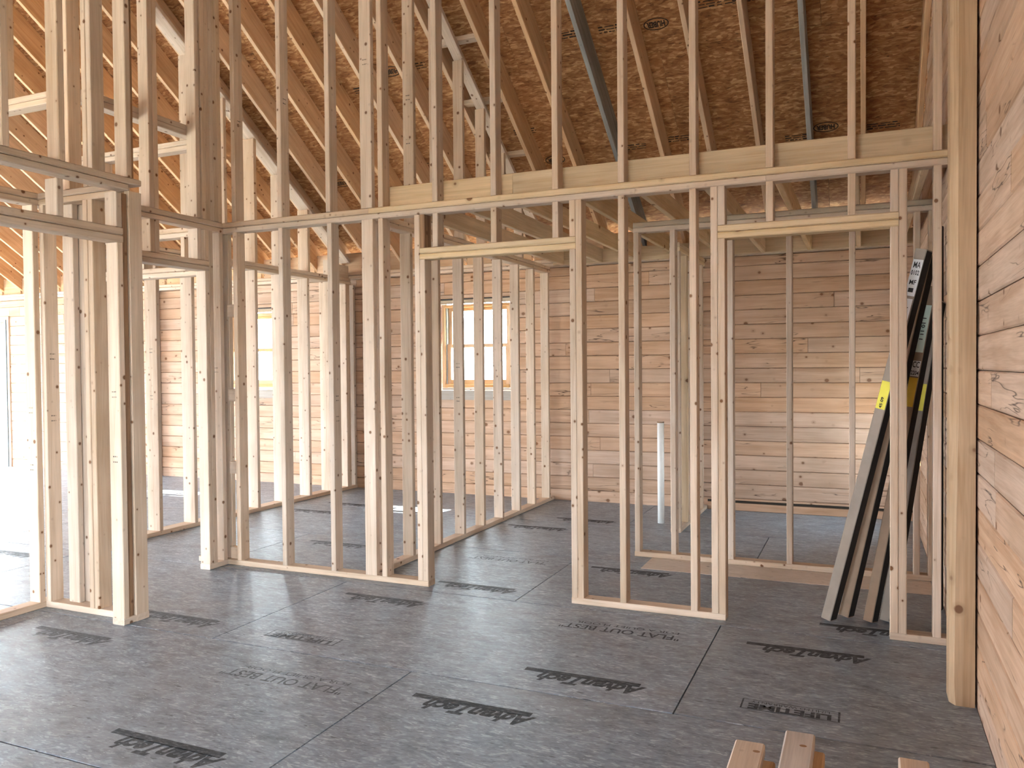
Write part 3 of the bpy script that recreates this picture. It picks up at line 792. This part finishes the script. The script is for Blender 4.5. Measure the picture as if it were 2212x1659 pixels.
def wallF():
    y0, y1 = 5.870, 5.958
    w = top('stud_partition', (-0.6, 5.9, 0), 'low stud partition standing behind the right doorway along the pale floor strip', 'stud wall', kind='thing')
    stick(w, 'bottom_plate', -1.563, 0.425, y0, y1, 0.0005, SB, 'stud', 'X')
    for x in (-1.560, -1.290, -0.882, -0.487, -0.088, 0.300, 0.385): stick(w, 'stud', x, x+SB, y0, y1, SB, T1, 'stud', 'Z', jit=0.01)
    for i in range(2): stick(w, 'top_plate', -1.563, 0.425, y0, y1, T1+SB*i, T1+SB*(i+1), 'stud' if i == 0 else 'stud_old', 'X')
    return w
wallF()
def wallG():
    x0, x1 = -1.505, -1.417
    w = top('stud_partition', (-1.46, 7.5, 0), 'short stud partition between the pipe and the far log wall', 'stud wall', kind='thing')
    stick(w, 'bottom_plate', x0, x1, 6.83, 8.095, 0.0005, SB, 'stud', 'Y')
    for y in (6.835, 7.135, 7.48, 7.875): stick(w, 'stud', x0, x1, y, y+SB, SB, T1-0.02, 'yellow' if y == 7.135 else 'stud', 'Z', jit=0.01)
    for i in range(2): stick(w, 'top_plate', x0, x1, 6.83, 8.012, T1-0.02+SB*i, T1-0.02+SB*(i+1), 'yellow', 'Y')
    return w
wallG()
# ceiling joists over the rooms behind the tall partition
jf = top('ceiling_joist_frame', (-1.2, 6.3, T3), 'yellowish ceiling joists with rim boards resting on the partition tops', 'joists')
for x0, x1 in ((-2.98, -2.0), (-2.0, 0.42)): stick(jf, 'rim_board', x0+0.001, x1-0.001, 4.644, 4.682, T3, T3+0.145, 'yellow', 'X')
for x in (-2.900, -2.480, -2.095, -1.680, -1.280, -0.885, -0.475, -0.060, 0.290): stick(jf, 'joist', x, x+SB, 4.683, 7.975, T3, T3+0.14, 'yellow', 'Y', jit=0.002)
stick(jf, 'rim_board', -2.98, 0.42, 7.977, 8.013, T3, T3+0.14, 'yellow', 'X')

# ------------------------------------------------------------------ timber post on the right wall
def post():
    x0, x1, y0, y1, z1 = 0.328, 0.4205, 3.772, 3.915, 5.2
    c = 0.034
    bm = bmesh.new()
    zs = [0.0, 0.05, z1]
    prof = lambda cc: [(x0+cc, y0), (x1, y0), (x1, y1), (x0, y1), (x0, y0+cc*1.6)]
    rings = []
    for z, cc in ((0.0005, 0.022), (0.05, c*0.55), (0.10, c*0.5), (0.6, c*0.62), (1.2, c*0.9), (2.0, c*0.8), (z1, c*0.9)):
        rings.append([bm.verts.new((x, y, z)) for x, y in prof(cc)])
    bm.faces.new(rings[0][::-1]); bm.faces.new(rings[-1])
    for a, b_ in zip(rings, rings[1:]):
        for i in range(5):
            j = (i+1) % 5; bm.faces.new((a[i], a[j], b_[j], b_[i]))
    # local x along the grain for the wood shader
    R = Matrix.Rotation(-PI/2, 4, 'Y')
    for v in bm.verts: v.co = R.inverted() @ v.co
    o = mesh_obj('timber_post', bm, 'timber'); o.matrix_world = R
    tag(o, 'rough yellow timber post with a wany edge standing against the right log wall', 'post')
post()

# ------------------------------------------------------------------ leaning cardboard boxes
def lean_box(name, bottom, topp, w, d, mat, label, grp='long cardboard boxes leaning in the corner'):
    """slim box whose lower and upper end centres are given; w across (x), d in depth (y)"""
    b, t = Vector(bottom), Vector(topp)
    ax = (t-b).normalized(); L = (t-b).length
    yv = Vector((0, 1, 0)); yv = (yv - ax*ax.dot(yv)).normalized(); yv = Matrix.Rotation(-math.radians(25), 3, ax) @ yv; xv = yv.cross(ax)
    R = Matrix(((ax.x, xv.x, yv.x, b.x), (ax.y, xv.y, yv.y, b.y), (ax.z, xv.z, yv.z, b.z), (0, 0, 0, 1)))
    R = Matrix(((ax.x, yv.x, -xv.x, b.x), (ax.y, yv.y, -xv.y, b.y), (ax.z, yv.z, -xv.z, b.z), (0, 0, 0, 1)))
    e = bpy.data.objects.new(name, None); LINK(e); e.matrix_basis = R; e.empty_display_size = 0.1
    tag(e, label, 'box', grp)
    def add(nm, me, mt, m):
        if not me.materials: me.materials.append(None)
        o = bpy.data.objects.new(nm, me); LINK(o); o.parent = e; o.matrix_basis = m
        o.material_slots[0].link = 'OBJECT'; o.material_slots[0].material = M[mt]; return o
    add('carton', board_mesh(L, d, w, 0.004), mat, Matrix.Translation((L/2, 0, 0)))
    add('end_flap', board_mesh(0.05, d+0.003, w+0.003, 0.004), mat, Matrix.Translation((L-0.024, 0, 0)))
    add('side_shade', board_mesh(L-0.01, d-0.004, 0.002, 0), 'card_dark', Matrix.Translation((L/2, 0, -w/2-0.001)))  # dark sheet painting in the right side's shade along with its dark colour
    # frame for things stuck on the front face: text x = up the box, y = across to the left
    def front(s, off=0.0, lift=0.001):
        # columns: local x of decal -> -z_local(right)..., written up the box
        return Matrix(((1, 0, 0, s), (0, 0, -1, -d/2-lift), (0, 1, 0, off), (0, 0, 0, 1)))
    return e, add, front, L
def decal(w, h): return quad_mesh('label', [(-w/2, w/2, -h/2, h/2)])
# yellow-tagged grey box, tall one with the white maker's label at its top
A = lean_box('cardboard_box', (-0.177, 4.775, 0.012), (0.289, 4.72, 2.005), 0.056, 0.070, 'card_grey', 'leftmost leaning cardboard box with white MA 0102 label at its top')
e, add, front, L = A
add('label', decal(0.19, 0.052), 'label', front(L-0.15))
UPR = Matrix.Rotation(-PI/2, 4, 'Z')
def words(add, front, L, s, txt, size, mt='print', rot=True, width=None, lift=0.002):
    me = text_mesh(txt, size, 0, 0.0006); m = front(s, 0, lift)
    if rot: m = m @ UPR
    if width:
        xs = [v.co.x for v in me.vertices]; m = m @ Matrix.Diagonal((width/(max(xs)-min(xs)), 1, 1, 1))
    add('printed_lettering', me, mt, m)
words(add, front, L, L-0.085, 'MA', 0.045, width=0.036)
words(add, front, L, L-0.125, '0102', 0.034, width=0.042)
words(add, front, L, L-0.175, 'MF', 0.034, width=0.034)
add('printed_lettering', decal(0.022, 0.026), 'print', front(L-0.215, 0, 0.002))
add('label', decal(0.30, 0.045), 'label', front(L-0.41))
words(add, front, L, L-0.38, 'ANDERSEN', 0.030, rot=False, width=0.155)
tri = bpy.data.meshes.new('print_triangle'); tri.from_pydata([(-0.018, -0.015, 0), (0.018, 0.0, 0), (-0.018, 0.015, 0)], [], [(0, 1, 2)]); tri.materials.append(None)
add('printed_logo', tri, 'print', front(L-0.485, 0, 0.002))
add('label', decal(0.15, 0.050), 'yellow_label', front(1.27))
words(add, front, L, 1.23, '45 09', 0.02, rot=False, width=0.06)
B = lean_box('cardboard_box', (-0.089, 4.87, 0.012), (0.324, 4.90, 1.995), 0.056, 0.070, 'card', 'second leaning cardboard box from the left, plain brown with no label')
C_ = lean_box('cardboard_box', (0.034, 4.82, 0.010), (0.352, 4.98, 1.83), 0.052, 0.070, 'card', 'third leaning cardboard box with CC 2204 and orange labels')
e, add, front, L = C_
add('label', decal(0.085, 0.045), 'label', front(1.40)); words(add, front, L, 1.42, 'CC', 0.045, width=0.036); words(add, front, L, 1.375, '2204', 0.032, width=0.042)
add('label', decal(0.16, 0.045), 'orange_label', front(1.27))
add('label', decal(0.26, 0.045), 'label_green', front(1.62)); words(add, front, L, 1.62, '1 11 01 1', 0.026, rot=False, width=0.12)
D_ = lean_box('cardboard_box', (0.118, 4.86, 0.010), (0.385, 5.11, 1.76), 0.052, 0.070, 'card_grey', 'fourth leaning cardboard box with a bright yellow label, half behind the stud')
e, add, front, L = D_
add('label', decal(0.15, 0.048), 'yellow_label', front(1.24))
E_ = lean_box('cardboard_box', (0.394, 5.20, 0.005), (0.396, 5.25, 2.20), 0.035, 0.045, 'card_dark', 'dark narrow box upright in the gap beside the timber post')
e, add, front, L = E_
add('label', decal(0.34, 0.036), 'grey_label' if 'grey_label' in M else 'card_grey', front(L-0.34)); words(add, front, L, L-0.33, 'ANDERSEN', 0.026, rot=False, width=0.20)

# ------------------------------------------------------------------ plastic pipe
def pipe():
    bm = bmesh.new(); n = 24; r0, r1, h = 0.030, 0.026, 0.912
    rings = []
    for r, z in ((r0, 0.0), (r0, h), (r1, h), (r1, 0.0)):
        rings.append([bm.verts.new((r*math.cos(2*PI*i/n), r*math.sin(2*PI*i/n), z)) for i in range(n)])
    for a in range(4):
        b_ = (a+1) % 4
        for i in range(n):
            j = (i+1) % n; bm.faces.new((rings[a][i], rings[a][j], rings[b_][j], rings[b_][i]))
    p = top('drain_pipe', (-1.672, 7.20, 0.001), 'white plastic drain pipe standing upright on the floor by the log wall', 'pipe')
    mesh_obj('pipe_body', bm, 'pvc', p, (-1.672, 7.20, 0.001), True)
    bm = bmesh.new(); rr = []
    for r, z in ((r0+0.0012, h-0.008), (r0+0.0012, h+0.0015), (r1-0.001, h+0.0015)):
        rr.append([bm.verts.new((r*math.cos(2*PI*i/n), r*math.sin(2*PI*i/n), z)) for i in range(n)])
    for a in range(2):
        for i in range(n):
            j = (i+1) % n; bm.faces.new((rr[a][i], rr[a][j], rr[a+1][j], rr[a+1][i]))
    mesh_obj('pipe_rim', bm, 'pvc_in', p, (-1.672, 7.20, 0.001))
pipe()

# ------------------------------------------------------------------ loose boards in the foreground
def loose(x0, x1, ya, yb, z0, z1, mt, label):
    o = stick(None, 'lumber_board', x0, x1, ya, yb, z0, z1, mt, 'Y', c=0.005, jit=0.004)
    tag(o, label, 'board', 'loose boards in the foreground'); return o
M['board_grey'] = wood('pale_grey_board', (0.54, 0.47, 0.42), (0.46, 0.39, 0.34), vary=0.0)
M['board_orange'] = wood('orange_board', (0.58, 0.36, 0.19), (0.48, 0.28, 0.13), vary=0.0)
b1 = loose(-0.363, -0.274, 0.95, 2.570, 0.212, 0.250, 'stud', 'leftmost upper loose board in the bottom foreground with a screw hole')
loose(-0.340, -0.245, 0.95, 2.545, 0.173, 0.211, 'board_orange', 'orange board under the leftmost foreground board')
b2 = loose(-0.228, -0.139, 0.95, 2.695, 0.212, 0.250, 'board_grey', 'pale grey loose board in the middle of the bottom foreground')
loose(-0.205, -0.112, 0.95, 2.665, 0.173, 0.211, 'board_orange', 'orange board under the pale grey foreground board')
loose(0.092, 0.174, 0.95, 2.635, 0.212, 0.250, 'stud', 'rightmost upper loose board in the bottom foreground')
loose(0.115, 0.204, 0.95, 2.600, 0.173, 0.211, 'board_orange', 'orange board under the rightmost foreground board')
for y, lb in ((1.2, 'near wood block lying under the loose foreground boards'), (2.05, 'far wood block lying under the loose foreground boards')):
    o = stick(None, 'support_block', -0.45, 0.30, y, y+0.14, 0.0005, 0.1725, 'stud', 'X')
    tag(o, lb, 'block', 'support blocks')

disc = bpy.data.meshes.new('hole'); disc.from_pydata([(0.011*math.cos(2*PI*i/12), 0.008*math.sin(2*PI*i/12), 0) for i in range(12)], [], [tuple(range(12))]); disc.materials.append(None)
attach(b1, 'knot_hole', disc, 'bark', Matrix.Translation((-0.296, 2.51, 0.2504))); attach(b2, 'knot_hole', disc, 'bark', Matrix.Translation((-0.169, 2.601, 0.2504)))
# faint mill stamps on some studs (short illegible dashes)
bpy.context.view_layer.update()
def stamp(x, y, z, normal, w=0.034):
    best = None
    for o in bpy.data.objects:
        if o.type == 'MESH' and 'stud' in o.name and o.parent and 'partition' in o.parent.name:
            c = world_m(o).translation
            d = o.dimensions
            hx, hy, hz = (d.z/2, d.y/2, d.x/2)
            if abs(c.z-z) > hz: continue
            e = abs(c.x-x)+abs(c.y-y)
            if best is None or e < best[0]: best = (e, o, c, hx, hy)
    if not best or best[0] > 0.2: return
    _, o, c, hx, hy = best
    if normal == 'y':
        m = Matrix.Translation((c.x, c.y-hy-0.0008, z)) @ Matrix.Rotation(PI/2, 4, 'X')
        w = min(w, hx*1.5)
    else:
        m = Matrix.Translation((c.x+hx+0.0008, c.y, z)) @ Matrix.Rotation(PI/2, 4, 'Z') @ Matrix.Rotation(PI/2, 4, 'X')
        w = min(w, hy*1.5)
    r = random.Random(int(z*997))
    rects = []
    for k in range(2):
        xx = -w/2
        while xx < w/2:
            l = r.uniform(0.006, 0.014); rects.append((xx, min(xx+l, w/2), -0.004-0.03*k, 0.003-0.03*k)); xx += l+0.003
    attach(o, 'mill_stamp', quad_mesh('mill_stamp', rects), 'stamp', m)
for args in ((-3.806, 3.254, 0.94, 'y'), (-3.806, 3.254, 1.30, 'y'), (-4.545, 3.297, 1.20, 'y'), (-4.545, 3.297, 0.86, 'y'), (-4.48, 3.36, 1.52, 'x'), (-4.48, 3.36, 1.15, 'x'),
             (-3.316, 4.6, 1.23, 'x'), (-3.316, 4.6, 1.09, 'x'), (-3.075, 5.98, 1.17, 'y'), (-3.075, 5.98, 1.45, 'y'), (-5.6, 5.156, 1.6, 'y'), (-5.6, 5.156, 1.2, 'y'),
             (-3.012, 4.573, 3.45, 'y'), (-3.075, 5.223, 3.1, 'y'), (-3.075, 5.223, 3.42, 'y'), (-4.285, 4.534, 1.43, 'y'), (-3.72, 4.6, 3.3, 'x'), (-4.13, 4.6, 3.2, 'x')):
    stamp(*args)
